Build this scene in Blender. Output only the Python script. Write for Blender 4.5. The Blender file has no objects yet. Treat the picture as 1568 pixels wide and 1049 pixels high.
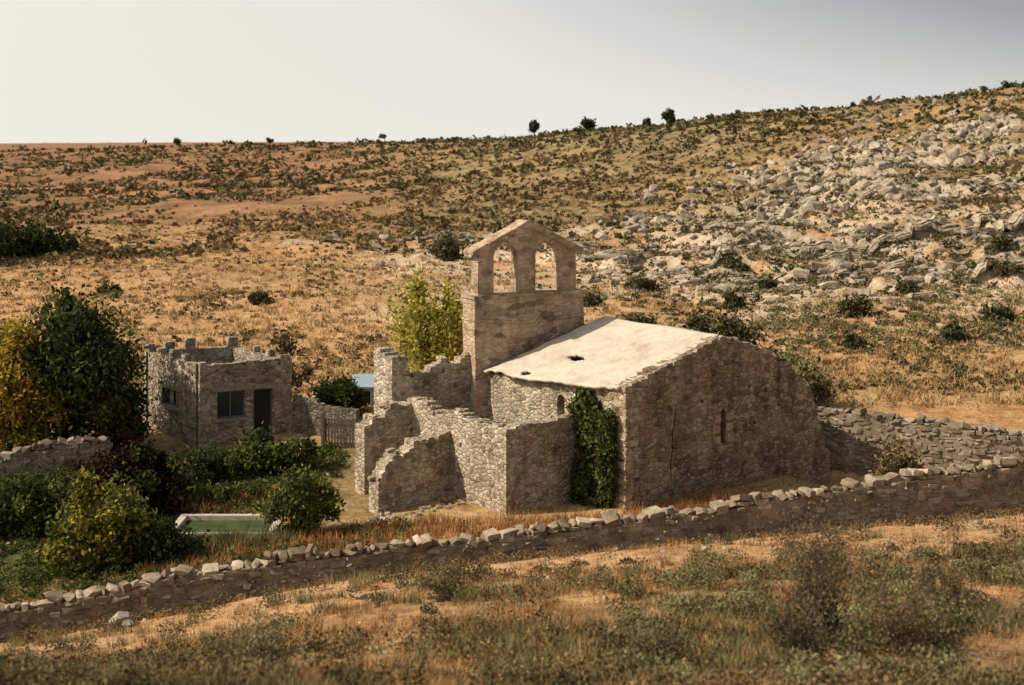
import bpy, bmesh, math, random
import numpy as np
from mathutils import Vector, Matrix
random.seed(7); rng=np.random.default_rng(11)
sc=bpy.context.scene
COL=sc.collection

# ------------------------------------------------------------ numpy noise
def _hash(xi,yi,seed):
    m=np.uint64(0xffffffff)
    h=(xi.astype(np.int64).astype(np.uint64)*np.uint64(374761393)+yi.astype(np.int64).astype(np.uint64)*np.uint64(668265263)+np.uint64(seed*974634))&m
    h=((h^(h>>np.uint64(13)))*np.uint64(1274126177))&m
    h=h^(h>>np.uint64(16))
    return (h&np.uint64(0xffff)).astype(np.float64)/65535.0
def vnoise(x,y,seed=1):
    xi=np.floor(x); yi=np.floor(y); fx=x-xi; fy=y-yi
    fx=fx*fx*(3-2*fx); fy=fy*fy*(3-2*fy)
    xi=xi+5000; yi=yi+5000
    a=_hash(xi,yi,seed); b=_hash(xi+1,yi,seed); c=_hash(xi,yi+1,seed); d=_hash(xi+1,yi+1,seed)
    return (a*(1-fx)+b*fx)*(1-fy)+(c*(1-fx)+d*fx)*fy
def fbm(x,y,o=4,seed=1):
    s=0;a=.5;t=0
    for i in range(o):
        s=s+a*vnoise(x*2**i+i*17.3,y*2**i+i*9.1,seed+i); t+=a; a*=.5
    return s/t
def ss(x,a,b):
    q=np.clip((x-a)/(b-a),0,1); return q*q*(3-2*q)
def wally(x): return np.interp(x,[-26,-21,-16.9,-9.8,0,9.7,20,30,36],[43.5,45.5,47,49,51,53.2,55.5,58,59.5])
def rwally(x): return np.interp(x,[10,14.1,17.5,21,25.5,32],[70,68.4,66.6,64.6,63.4,62.8])

# ------------------------------------------------------------ terrain profiles
N0=[(0,13.5),(10,10.6),(25,5.7)]
P={
-.80:[(36,2.0),(47,-1.3),(57,-1.6),(66,-.8),(75,1.0),(95,2.0),(120,2.5),(150,3.2),(200,4),(300,5),(450,7),(700,10.5),(4000,8)],
-.36:[(36,2.0),(47,-1.1),(50,-1.6),(57,-1.4),(66,-.8),(75,1.0),(95,2.0),(120,2.35),(150,2.6),(200,2.9),(300,3.8),(450,6.2),(700,9.9),(4000,6)],
-.245:[(36,2.2),(48.4,-.35),(51,-1.0),(58,-.9),(66,-.3),(72,0),(78,1.0),(92,1.7),(115,2.4),(140,3.4),(165,3.9),(230,4.1),(350,6.0),(600,12.0),(4000,9)],
-.13:[(36,3.0),(49.5,.2),(53,-.5),(60,-.5),(68,0),(76,1.3),(90,1.67),(110,2.4),(135,3.8),(150,4.8),(200,4.7),(300,6.2),(550,12.9),(4000,10)],
-.066:[(36,3.4),(50.2,.4),(54,-.2),(65,0),(76,1.5),(90,1.6),(110,2.2),(135,3.6),(155,4.9),(200,5.4),(300,7.8),(500,13.8),(4000,11)],
0:[(36,3.6),(43,2.2),(51,.55),(55,0),(65,0),(76,1.5),(90,1.6),(110,1.9),(130,2.8),(160,4.5),(220,7.0),(300,10.2),(400,15.2),(4000,14)],
.076:[(36,3.8),(51.9,.65),(56,0),(68,0),(78,1.3),(95,1.5),(130,3.2),(160,5.2),(220,9.5),(270,13.5),(320,17.6),(4000,17.6)],
.145:[(36,3.9),(53,.8),(57,0),(70,.1),(80,1.2),(95,1.2),(110,2),(130,3.7),(155,5.9),(190,9.0),(230,13.9),(270,19.6),(4000,20)],
.237:[(36,3.9),(54,.95),(58,.3),(67,.1),(71,1.3),(75,1.6),(90,1.7),(110,2.8),(130,5),(160,8.5),(200,14),(250,21.7),(4000,22)],
.36:[(36,4.2),(55.5,1.1),(61,.5),(66,.7),(75,1.5),(90,1.9),(110,3.4),(130,6),(160,10.5),(190,16.6),(230,24.6),(4000,26)],
.80:[(36,4.5),(58,1.8),(66,1.6),(75,1.8),(90,2.6),(110,4.6),(130,8),(160,13),(190,20),(230,33),(4000,34)],
}
TG=np.linspace(-.8,.8,161); QN=420; QG=np.linspace(math.log(10),math.log(4010),QN)
keys=sorted(P); prof=[]
for k in keys:
    pts=N0+P[k]; yy=[p[0] for p in pts]; zz=[p[1] for p in pts]
    prof.append(np.interp(np.exp(QG)-10,yy,zz))
prof=np.array(prof)
TAB=np.array([np.interp(TG,keys,prof[:,j]) for j in range(QN)]).T
def blur(A,s,axis):
    r=int(s*3)+1; kk=np.exp(-.5*(np.arange(-r,r+1)/s)**2); kk/=kk.sum()
    pad=[(0,0),(0,0)]; pad[axis]=(r,r); B=np.pad(A,pad,mode='edge')
    return np.apply_along_axis(lambda v:np.convolve(v,kk,'valid'),axis,B)
TAB=blur(blur(TAB,2.0,1),3.0,0)
def rockmask(x,y):
    t=x/np.maximum(y,25)
    m=ss(t,.03,.2)*ss(y,108,140)*(1-ss(y,180,222)*.8)*(.1+1.3*ss(fbm(x/13,y/8,4,31),.38,.68))
    m=m+.5*ss(t,.10,.24)*ss(y,108,118)*(1-ss(y,132,142))
    m=m+ .5*np.exp(-((x+8.5)/8)**2-((y-150)/9)**2)+.75*np.exp(-((x+22)/4.5)**2-((y-149)/2.5)**2)
    m=m+.6*np.exp(-((x-13)/17)**2-((y-137)/11)**2)
    return np.clip(m,0,1.0)
def palemask(x,y):
    t=x/np.maximum(y,25)
    return np.clip(ss(t,-.14,-.02)*ss(y,90,110)*(1-ss(y,150,172))*(.15+1.4*ss(fbm(x/11,y/6,4,37),.38,.58)),0,1)
def Hf(x,y):
    x=np.asarray(x,float); y=np.asarray(y,float)
    t=np.clip(x/np.maximum(y,25),-.799,.799)
    q=np.clip(np.log(np.maximum(y,0)+10),QG[0],QG[-1]-1e-6)
    ti=(t-TG[0])/(TG[1]-TG[0]); qi=(q-QG[0])/(QG[1]-QG[0])
    a=np.clip(np.floor(ti).astype(int),0,len(TG)-2); b=np.clip(np.floor(qi).astype(int),0,QN-2)
    fa=ti-a; fb=qi-b
    z=(TAB[a,b]*(1-fa)+TAB[a+1,b]*fa)*(1-fb)+(TAB[a,b+1]*(1-fa)+TAB[a+1,b+1]*fa)*fb
    flat=1-np.exp(-((x+3)/24)**4-((y-60)/15)**4)
    z=z+(fbm(x/5,y/5,3,3)-.5)*.55*(.35+.65*flat)+(fbm(x/1.1,y/1.1,2,8)-.5)*.16
    far=np.clip((y-90)/200,0,1)
    z=z+(fbm(x/26,y/26,4,15)-.5)*3.0*far
    z=z+(fbm(x/7,y/11,3,19)-.5)*1.5*ss(y,85,150)
    R=rockmask(x,y)
    zz=z+(fbm(x/9,y/9,3,23)-.5)*1.3
    st=1.5; fq=zz/st; f=fq-np.floor(fq); zt=(np.floor(fq)+ss(f,.40,.60))*st-(zz-z)
    z=z+(zt-z)*np.clip(R*1.3,0,.95)
    z=z+R*(fbm(x/2.4,y/2.4,3,27)-.5)*1.6
    z=z-.42*np.exp(-((y-wally(x)+1.0)/1.7)**2)
    rw=rwally(x); z=z-1.05*ss(x,12,15)*(1-ss(x,27,33))*ss(y,57,60)*(1-ss(y,rw-.5,rw+.3))
    z=z+.5*ss(x,13,15)*(1-ss(x,26,33))*ss(y,rw,rw+.8)*(1-ss(y,rw+2,rw+8))
    pool=ss(x,-13.95,-13.7)*(1-ss(x,-9.95,-9.7))*ss(y,57.3,57.5)*(1-ss(y,59.9,60.1))
    return z-1.0*pool

# ------------------------------------------------------------ mesh helpers
def mesh_np(name,V,F,mat=None,smooth=False,parent=None,link=True):
    me=bpy.data.meshes.new(name)
    V=np.asarray(V,np.float32); me.vertices.add(len(V)); me.vertices.foreach_set("co",V.ravel())
    if not isinstance(F,list): F=[F]
    F=[np.asarray(f,np.int32) for f in F if len(f)]
    tot=sum(f.size for f in F); n=sum(len(f) for f in F)
    me.loops.add(tot); me.loops.foreach_set("vertex_index",np.concatenate([f.ravel() for f in F]))
    me.polygons.add(n)
    ls=[];o=0
    for f in F:
        k=f.shape[1]; ls.append(o+np.arange(len(f))*k); o+=f.size
    me.polygons.foreach_set("loop_start",np.concatenate(ls).astype(np.int32))
    try: me.polygons.foreach_set("loop_total",np.concatenate([np.full(len(f),f.shape[1]) for f in F]).astype(np.int32))
    except Exception: pass
    me.polygons.foreach_set("use_smooth",np.full(n,bool(smooth)))
    me.update(calc_edges=True); me.validate()
    if mat: me.materials.append(mat)
    ob=bpy.data.objects.new(name,me); COL.objects.link(ob)
    if parent: attach(ob,parent)
    return ob
def attach(ob,parent):
    ob.parent=parent; ob.matrix_parent_inverse=Matrix.Translation(-Vector(parent.location))
def empty(name,loc):
    e=bpy.data.objects.new(name,None); e.location=loc; e.empty_display_size=.5; COL.objects.link(e); return e
class Acc:
    def __init__(s): s.V=[];s.F={};s.n=0
    def add(s,V,*Fs):
        V=np.asarray(V,float)
        for F in Fs:
            F=np.asarray(F); s.F.setdefault(F.shape[1],[]).append(F+s.n)
        s.V.append(V); s.n+=len(V)
    def obj(s,name,mat,smooth=False,parent=None):
        return mesh_np(name,np.concatenate(s.V),[np.concatenate(v) for v in s.F.values()],mat,smooth,parent)
def rand_unit(n):
    v=rng.normal(size=(n,3)); return v/np.linalg.norm(v,axis=1)[:,None]
def leaves(C,s,asp=.55):
    n=len(C); a=rand_unit(n); b=rand_unit(n)
    b=b-a*(a*b).sum(1)[:,None]; b/=np.linalg.norm(b,axis=1)[:,None]
    s=np.broadcast_to(s,(n,))*rng.uniform(.6,1.35,n); s=s[:,None]
    V=np.stack([C+a*s,C+b*s*asp,C-a*s,C-b*s*asp],1).reshape(-1,3)
    return V,np.arange(4*n).reshape(n,4)
def blades(B,h,w,lean=.35):
    n=len(B); ang=rng.uniform(0,2*math.pi,n); d=np.stack([np.cos(ang),np.sin(ang),np.zeros(n)],1)
    h=np.broadcast_to(h,(n,))*rng.uniform(.5,1.2,n); w=np.broadcast_to(w,(n,))[:,None]
    l=rng.normal(size=(n,3))*lean; l[:,2]=1; tip=B+l*h[:,None]
    V=np.stack([B-d*w,B+d*w,tip],1).reshape(-1,3)
    return V,np.arange(3*n).reshape(n,3)
def cone(p0,p1,r0,r1,n=6):
    p0=np.array(p0,float);p1=np.array(p1,float); d=p1-p0; L=np.linalg.norm(d); d/=max(L,1e-6)
    a=np.cross(d,[.3,.2,1.] if abs(d[2])<.9 else [1,0,0]); a/=np.linalg.norm(a); b=np.cross(d,a)
    th=np.arange(n)*2*math.pi/n; c=np.cos(th)[:,None]*a+np.sin(th)[:,None]*b
    V=np.concatenate([p0+c*r0,p1+c*r1]); i=np.arange(n); j=(i+1)%n
    return V,np.stack([i,j,j+n,i+n],1)
def box(acc,c,sz,ax=(1,0)):
    x=np.array([ax[0],ax[1],0.]); x/=np.linalg.norm(x); y=np.array([-x[1],x[0],0]); z=np.array([0,0,1.])
    V=[]
    for k in (-.5,.5):
        for (i,j) in ((-.5,-.5),(.5,-.5),(.5,.5),(-.5,.5)):
            V.append(np.array(c)+x*i*sz[0]+y*j*sz[1]+z*k*sz[2])
    F=[[0,3,2,1],[4,5,6,7],[0,1,5,4],[1,2,6,5],[2,3,7,6],[3,0,4,7]]
    acc.add(V,F)
def hull(P_):
    bm=bmesh.new()
    for p in P_: bm.verts.new(p)
    r=bmesh.ops.convex_hull(bm,input=bm.verts[:])
    kill=[v for v in bm.verts if not v.link_faces]
    bmesh.ops.delete(bm,geom=kill,context='VERTS'); bmesh.ops.triangulate(bm,faces=bm.faces[:])
    bm.verts.index_update(); v=np.array([p.co[:] for p in bm.verts]); f=np.array([[q.index for q in p.verts] for p in bm.faces]); bm.free()
    return v,f
PR_BLOCK=[];PR_ROCK=[];PR_PEB=[]
for i in range(14):
    pts=[]
    for sx in (-1,1):
        for sy in (-1,1):
            for sz in (-1,1):
                c=np.array([sx,sy,sz])*(.5-rng.uniform(0,.11,3))
                for ax in range(3):
                    q=c.copy(); q[ax]-=np.sign(q[ax])*rng.uniform(.06,.17); pts.append(q)
    PR_BLOCK.append(hull(pts))
for i in range(16):
    u=rand_unit(17)*rng.uniform(.75,1,(17,1)); u=np.sign(u)*np.abs(u)**.75; u/=np.abs(u).max(0)*2; PR_ROCK.append(hull(u))
for i in range(8):
    u=rand_unit(10); u/=np.abs(u).max(0)*2; PR_PEB.append(hull(u))
def stone(acc,protos,c,sz,ang,tilt=.06):
    v,f=protos[random.randrange(len(protos))]
    v=v*np.array(sz)
    R=np.array(Matrix.Rotation(ang,3,'Z')@Matrix.Rotation(random.gauss(0,tilt),3,'X')@Matrix.Rotation(random.gauss(0,tilt),3,'Y'))
    acc.add(v@R.T+np.array(c),f)

# ------------------------------------------------------------ materials
class NT:
    def __init__(s,name):
        s.m=bpy.data.materials.new(name); s.m.use_nodes=True; s.t=s.m.node_tree; s.n=s.t.nodes; s.n.clear()
        s.out=s.n.new('ShaderNodeOutputMaterial')
    def node(s,t,**k):
        x=s.n.new(t)
        for a,b in k.items(): setattr(x,a,b)
        return x
    def l(s,a,b): s.t.links.new(a,b)
    def coord(s,scale=(1,1,1)):
        tc=s.node('ShaderNodeTexCoord'); mp=s.node('ShaderNodeMapping'); mp.inputs['Scale'].default_value=scale
        s.l(tc.outputs['Object'],mp.inputs[0]); return mp.outputs[0]
    def noise(s,co,scale,detail=4,rough=.55,dist=0):
        x=s.node('ShaderNodeTexNoise'); x.inputs['Scale'].default_value=scale; x.inputs['Detail'].default_value=detail
        x.inputs['Roughness'].default_value=rough; x.inputs['Distortion'].default_value=dist
        s.l(co,x.inputs['Vector']); return x.outputs['Fac']
    def ramp(s,f,pts,interp='LINEAR'):
        x=s.node('ShaderNodeValToRGB'); e=x.color_ramp; e.interpolation=interp
        while len(e.elements)<len(pts): e.elements.new(.5)
        for q,(p,c) in zip(e.elements,pts):
            q.position=p; c=(c,c,c) if not hasattr(c,'__len__') else c; q.color=(*c,1)
        s.l(f,x.inputs[0]); return x.outputs[0]
    def mix(s,f,a,b,mode='MIX'):
        x=s.node('ShaderNodeMix',data_type='RGBA',blend_type=mode)
        for i,v in ((0,f),(6,a),(7,b)):
            if hasattr(v,'is_linked'): s.l(v,x.inputs[i])
            else: x.inputs[i].default_value = v if i==0 else (*v,1)
        return x.outputs[2]
    def math(s,op,a,b=0,c=0,clamp=False):
        x=s.node('ShaderNodeMath',operation=op,use_clamp=clamp)
        for i,v in enumerate((a,b,c)):
            if hasattr(v,'is_linked'): s.l(v,x.inputs[i])
            else: x.inputs[i].default_value=v
        return x.outputs[0]
    def bump(s,h,strength=.6,dist=.05,nrm=None):
        x=s.node('ShaderNodeBump'); x.inputs['Strength'].default_value=strength; x.inputs['Distance'].default_value=dist
        s.l(h,x.inputs['Height']); 
        if nrm: s.l(nrm,x.inputs['Normal'])
        return x.outputs[0]
    def pbr(s,col,rough=.9,nrm=None,spec=.15,metal=0):
        b=s.node('ShaderNodeBsdfPrincipled')
        if hasattr(col,'is_linked'): s.l(col,b.inputs['Base Color'])
        else: b.inputs['Base Color'].default_value=(*col,1)
        b.inputs['Roughness'].default_value=rough; b.inputs['Specular IOR Level'].default_value=spec; b.inputs['Metallic'].default_value=metal
        if nrm: s.l(nrm,b.inputs['Normal'])
        s.l(b.outputs[0],s.out.inputs[0]); return s.m

def m_rubble(name,c1,c2,c3,mortar,scale=3.0,sc3=(1,1.55,1),stain=.8,bd=.07,mw=.06,plast=.6):
    t=NT(name); co=t.coord(sc3)
    nz=t.node('ShaderNodeTexNoise'); nz.inputs['Scale'].default_value=2.5; t.l(co,nz.inputs['Vector'])
    ad=t.node('ShaderNodeVectorMath',operation='MULTIPLY_ADD')
    t.l(nz.outputs['Color'],ad.inputs[0]); ad.inputs[1].default_value=(.26,.26,.26); t.l(co,ad.inputs[2]); w=ad.outputs[0]
    v=t.node('ShaderNodeTexVoronoi'); v.inputs['Scale'].default_value=scale; v.inputs['Randomness'].default_value=.9; t.l(w,v.inputs['Vector'])
    e=t.node('ShaderNodeTexVoronoi',feature='DISTANCE_TO_EDGE'); e.inputs['Scale'].default_value=scale; e.inputs['Randomness'].default_value=.9; t.l(w,e.inputs['Vector'])
    sep=t.node('ShaderNodeSeparateColor'); t.l(v.outputs['Color'],sep.inputs[0])
    col=t.ramp(sep.outputs[0],[(0,c1),(.45,c2),(1,c3)])
    dk=t.math('GREATER_THAN',sep.outputs[2],.86); col=t.mix(t.math('MULTIPLY',dk,.65),col,(c1[0]*.4,c1[1]*.4,c1[2]*.4))
    lt=t.math('LESS_THAN',sep.outputs[2],.1); col=t.mix(t.math('MULTIPLY',lt,.6),col,(c3[0]*1.15,c3[1]*1.15,c3[2]*1.15))
    fine=t.noise(co,14,5,.65); col=t.mix(.8,col,t.ramp(fine,[(.25,.45),(.75,1.3)]),'MULTIPLY')
    patch=t.noise(co,.45,4,.6)
    em=t.ramp(e.outputs['Distance'],[(0,1),(mw*.6,.75),(mw*2,0)])
    pm=t.ramp(patch,[(.42,.2),(.6,1)])
    col=t.mix(t.math('MULTIPLY',em,pm),col,mortar)
    jm=t.math('MULTIPLY',t.ramp(e.outputs['Distance'],[(0,1),(mw*.9,0)]),t.ramp(patch,[(.4,.8),(.57,0)]))
    col=t.mix(jm,col,(c1[0]*.22,c1[1]*.22,c1[2]*.22))
    col=t.mix(t.math('MULTIPLY',t.ramp(t.noise(co,.7,6,.7),[(.52,0),(.62,1)]),plast),col,mortar)
    lowco=t.coord((1,.35,1)); col=t.mix(stain,col,t.ramp(t.noise(lowco,.75,6,.75),[(.3,(.30,.28,.27)),(.44,(.66,.63,.60)),(.56,(1,1,1)),(.75,(1.18,1.1,1))]),'MULTIPLY')
    h=t.math('ADD',t.ramp(e.outputs['Distance'],[(0,0),(.12,.8),(.4,1)]),t.math('MULTIPLY',fine,.6))
    h=t.math('ADD',h,t.math('MULTIPLY',sep.outputs[1],.5))
    return t.pbr(col,.95,t.bump(h,.9,bd))
def m_island(name,cols,noise_scale=3,bd=.03,nsc=12,dark=.6):
    t=NT(name); g=t.node('ShaderNodeNewGeometry'); co=t.coord()
    n=len(cols); col=t.ramp(g.outputs['Random Per Island'],[(i/max(n-1,1),c) for i,c in enumerate(cols)])
    f=t.noise(co,nsc,5,.65); col=t.mix(1,col,t.ramp(f,[(.25,dark),(.75,1.25)]),'MULTIPLY')
    f2=t.noise(co,noise_scale,5,.65); col=t.mix(.9,col,t.ramp(f2,[(.32,(.36,.33,.30)),(.5,(.78,.75,.71)),(.62,(1.05,1.03,1))]),'MULTIPLY')
    return t.pbr(col,.95,t.bump(f,.8,bd))
def m_leaf(name,cols,trans=.25,ns=.8,lo=.55,hi=1.3):
    t=NT(name); g=t.node('ShaderNodeNewGeometry'); co=t.coord(); n=len(cols)
    r=t.math('ADD',t.math('MULTIPLY',g.outputs['Random Per Island'],.55),t.math('MULTIPLY',t.ramp(t.noise(co,ns,2,.5),[(.3,0),(.7,1)]),.45))
    col=t.ramp(r,[(i/max(n-1,1),c) for i,c in enumerate(cols)])
    col=t.mix(1,col,t.ramp(t.noise(co,ns*2.3,2,.5),[(.3,lo),(.7,hi)]),'MULTIPLY')
    d=t.node('ShaderNodeBsdfDiffuse'); tr=t.node('ShaderNodeBsdfTranslucent'); m=t.node('ShaderNodeMixShader'); m.inputs[0].default_value=trans
    t.l(col,d.inputs[0]); t.l(col,tr.inputs[0]); t.l(d.outputs[0],m.inputs[1]); t.l(tr.outputs[0],m.inputs[2]); t.l(m.outputs[0],t.out.inputs[0])
    return t.m
def m_plain(name,c,rough=.8,var=.25,ns=6,spec=.2,metal=0,bd=.01):
    t=NT(name); co=t.coord(); f=t.noise(co,ns,5,.65)
    col=t.mix(1,c,t.ramp(f,[(.25,1-var),(.75,1+var)]),'MULTIPLY')
    return t.pbr(col,rough,t.bump(f,.5,bd),spec,metal)

M_church=m_rubble('church_rubble_masonry',(.27,.195,.125),(.39,.295,.195),(.54,.43,.305),(.47,.365,.25),3.1,stain=.9)
M_ruin=m_rubble('ruin_rubble_masonry',(.37,.285,.19),(.52,.42,.30),(.67,.57,.43),(.66,.56,.42),3.4,stain=.75)
M_bell=m_rubble('bell_gable_masonry',(.42,.295,.19),(.52,.38,.255),(.60,.46,.325),(.54,.41,.29),2.1,(1,1.9,1),.8,.04)
M_tower=m_rubble('tower_rubble_masonry',(.25,.195,.14),(.39,.32,.235),(.55,.46,.355),(.47,.39,.295),3.3,(1,1.5,1),.7)
M_gwall=m_rubble('garden_wall_masonry',(.15,.125,.095),(.22,.18,.135),(.31,.26,.2),(.26,.22,.17),3.3,(1,1.6,1),.7)
M_quoin=m_island('quoin_stone',[(.40,.31,.21),(.56,.45,.32),(.47,.37,.26)])
M_dry=m_island('dry_stone',[(.25,.19,.13),(.43,.34,.245),(.32,.24,.165),(.60,.50,.38),(.38,.29,.205)],1.3)
M_lime=m_island('limestone',[(.46,.375,.275),(.62,.53,.41),(.34,.275,.20),(.56,.465,.345)],.7,.08,4,.5)
def m_strata():
    t=NT('bedded_limestone'); co=t.coord((.35,.35,3.2)); b=t.noise(co,1.2,7,.7,.3); c2=t.coord(); n=t.noise(c2,.6,8,.72)
    col=t.ramp(b,[(.3,(.17,.125,.085)),(.42,(.36,.285,.20)),(.55,(.56,.47,.355)),(.7,(.66,.57,.44))])
    col=t.mix(.95,col,t.ramp(n,[(.36,(.34,.30,.26)),(.5,(.88,.86,.82)),(.65,(1.1,1.08,1.05))]),'MULTIPLY')
    f=t.noise(c2,5,6,.7); col=t.mix(.8,col,t.ramp(f,[(.3,.5),(.7,1.2)]),'MULTIPLY')
    return t.pbr(col,.95,t.bump(t.math('ADD',b,t.math('MULTIPLY',f,.6)),1,.2))
M_strata=m_strata()
M_conc=m_plain('weathered_concrete',(.25,.22,.18),.95,.35,3)
M_wood=m_plain('weathered_wood',(.12,.09,.065),.9,.4,9)
M_bark=m_plain('bark',(.10,.075,.055),.95,.4,12)
M_dark=m_plain('dark_door_paint',(.025,.022,.02),.6,.2)
M_frame=m_plain('window_metal',(.12,.13,.14),.5,.15,8,.4,.3)
M_glass=m_plain('dusty_glass',(.03,.035,.04),.15,.1,3,.5)

def m_roof():
    t=NT('mortared_roof'); co=t.coord()
    a=t.noise(co,.6,6,.65,.4); col=t.ramp(a,[(.28,(.46,.37,.28)),(.42,(.59,.50,.385)),(.55,(.66,.575,.455)),(.66,(.62,.51,.405)),(.8,(.52,.39,.31))])
    st=t.noise(co,1.5,7,.75); col=t.mix(.55,col,t.ramp(st,[(.32,(.66,.60,.55)),(.5,(1,1,1))]),'MULTIPLY')
    f=t.noise(co,9,6,.7); col=t.mix(.85,col,t.ramp(f,[(.25,.68),(.7,1.08)]),'MULTIPLY')
    return t.pbr(col,.95,t.bump(t.math('ADD',f,t.math('MULTIPLY',a,3)),.6,.05))
M_roof=m_roof()

def m_ground():
    t=NT('dry_ground'); co=t.coord(); at=t.node('ShaderNodeAttribute',attribute_name='zone'); sep=t.node('ShaderNodeSeparateColor'); t.l(at.outputs['Color'],sep.inputs[0])
    rock,green,red=sep.outputs[0],sep.outputs[1],sep.outputs[2]; bare=at.outputs['Alpha']
    a2=t.node('ShaderNodeAttribute',attribute_name='cover'); s2=t.node('ShaderNodeSeparateColor'); t.l(a2.outputs['Color'],s2.inputs[0]); brush,fg,pale=s2.outputs
    n1=t.noise(co,.16,6,.6); n2=t.noise(co,.9,6,.65); n3=t.noise(co,5,6,.7); n4=t.noise(co,.035,4,.6)
    soil=t.ramp(n2,[(.3,(.34,.165,.07)),(.5,(.54,.29,.13)),(.7,(.63,.39,.19))])
    grass=t.ramp(n2,[(.3,(.32,.20,.085)),(.5,(.51,.335,.155)),(.72,(.62,.46,.24))])
    col=t.mix(t.ramp(n1,[(.4,0),(.6,1)]),soil,grass)
    br=t.math('MULTIPLY',t.ramp(t.noise(co,1.7,5,.7,.5),[(.5,0),(.6,1)]),t.math('SUBTRACT',.5,t.math('MULTIPLY',bare,.4)))
    col=t.mix(br,col,(.20,.12,.057))
    brc=t.ramp(t.noise(co,.4,8,.78,.3),[(.32,(.09,.072,.034)),(.43,(.18,.135,.065)),(.54,(.31,.225,.115)),(.68,(.47,.34,.195))])
    col=t.mix(brush,col,brc)
    col=t.mix(red,col,t.ramp(t.noise(co,.1,8,.78,.3),[(.35,(.14,.095,.05)),(.45,(.26,.15,.08)),(.56,(.39,.205,.105)),(.66,(.43,.275,.155)),(.78,(.22,.165,.085))]))
    bsoil=t.ramp(n2,[(.3,(.44,.24,.11)),(.55,(.61,.365,.185)),(.75,(.69,.47,.28))])
    col=t.mix(bare,col,bsoil)
    col=t.mix(t.math('MULTIPLY',fg,t.ramp(t.noise(co,.35,5,.7),[(.38,.95),(.6,.2)])),col,t.ramp(n2,[(.3,(.15,.09,.045)),(.55,(.29,.17,.08)),(.75,(.41,.25,.125))]))
    gcol=t.ramp(n2,[(.3,(.05,.06,.02)),(.55,(.12,.12,.042)),(.75,(.28,.22,.095))]); col=t.mix(green,col,gcol)
    col=t.mix(t.math('MULTIPLY',pale,.85),col,t.ramp(t.noise(co,.6,8,.75),[(.3,(.40,.265,.15)),(.5,(.61,.48,.33)),(.68,(.73,.62,.47))]))
    rcol=t.ramp(t.noise(co,.8,8,.78,.3),[(.32,(.14,.10,.065)),(.46,(.36,.28,.19)),(.6,(.57,.475,.36)),(.75,(.70,.60,.46))])
    rm=t.ramp(t.math('ADD',t.noise(co,.45,7,.75,.4),t.math('SUBTRACT',t.math('MULTIPLY',rock,.5),.42)),[(.38,0),(.46,1)])
    rm=t.math('MULTIPLY',rm,t.ramp(rock,[(.03,0),(.15,1)]))
    col=t.mix(rm,col,rcol)
    col=t.mix(.9,col,t.ramp(n3,[(.28,.45),(.5,.98),(.72,1.35)]),'MULTIPLY')
    col=t.mix(.8,col,t.ramp(n4,[(.3,(.74,.73,.71)),(.7,(1.12,1.1,1.08))]),'MULTIPLY')
    h=t.math('ADD',t.math('MULTIPLY',n3,.6),t.math('MULTIPLY',n2,1.2))
    return t.pbr(col,.97,t.bump(h,.8,.16),.05)
M_ground=m_ground()

# ------------------------------------------------------------ ground mesh
ys=np.concatenate([np.linspace(-40,19,16),20*np.exp(np.linspace(0,math.log(40),640)),[900,1100,1500,2200,3200,4500]])
s=np.linspace(-1,1,521)
X=s[None,:]*(40+.72*np.maximum(ys,0))[:,None]; Y=np.repeat(ys[:,None],len(s),1)
Z=Hf(X,Y); nr,nc=X.shape
idx=np.arange(nr*nc).reshape(nr,nc)
F=np.stack([idx[:-1,:-1],idx[:-1,1:],idx[1:,1:],idx[1:,:-1]],-1).reshape(-1,4)
g=mesh_np('ground',np.stack([X,Y,Z],-1).reshape(-1,3),F,M_ground,True)
def greenmask(x,y):
    return np.clip(ss(-x,2,9)*ss(y,50,53)*(1-ss(y,66,74))*(.3+1.1*fbm(x/4,y/4,3,41)),0,1)
def baremask(x,y):
    d=wally(x)-y
    m=ss(d,2.0,4.0)*(1-ss(d,9,12.5))*(.1+1.1*fbm(x/7,y/2.5,3,44))
    m2=.7*ss(y,76,84)*(1-ss(y,120,150))*ss(fbm(x/18,y/12,3,47),.4,.6)*np.where(x<10,.9,.35)
    m3=.6*ss(x,9,13)*ss(y,57,60)*(1-ss(y,66,69))
    return np.clip(m+m2+m3,0,1)
def brushmask(x,y):
    t=x/np.maximum(y,25)
    return np.clip(ss(y,142,175)*ss(t,-.22,-.06)*(1-.6*rockmask(x,y))*(.1+1.5*fbm(x/24,y/28,4,57)),0,1)
zone=np.stack([rockmask(X,Y),greenmask(X,Y),ss(Y,150,230)*ss(-X/np.maximum(Y,25),.03,.15),baremask(X,Y)],-1).reshape(-1,4).astype(np.float32)
ca=g.data.color_attributes.new('zone','FLOAT_COLOR','POINT'); ca.data.foreach_set('color',zone.ravel())
cov=np.stack([brushmask(X,Y),(1-ss(Y,40,54))*(1-.9*baremask(X,Y)),palemask(X,Y),0*X+1],-1).reshape(-1,4).astype(np.float32)
cb=g.data.color_attributes.new('cover','FLOAT_COLOR','POINT'); cb.data.foreach_set('color',cov.ravel())

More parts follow.
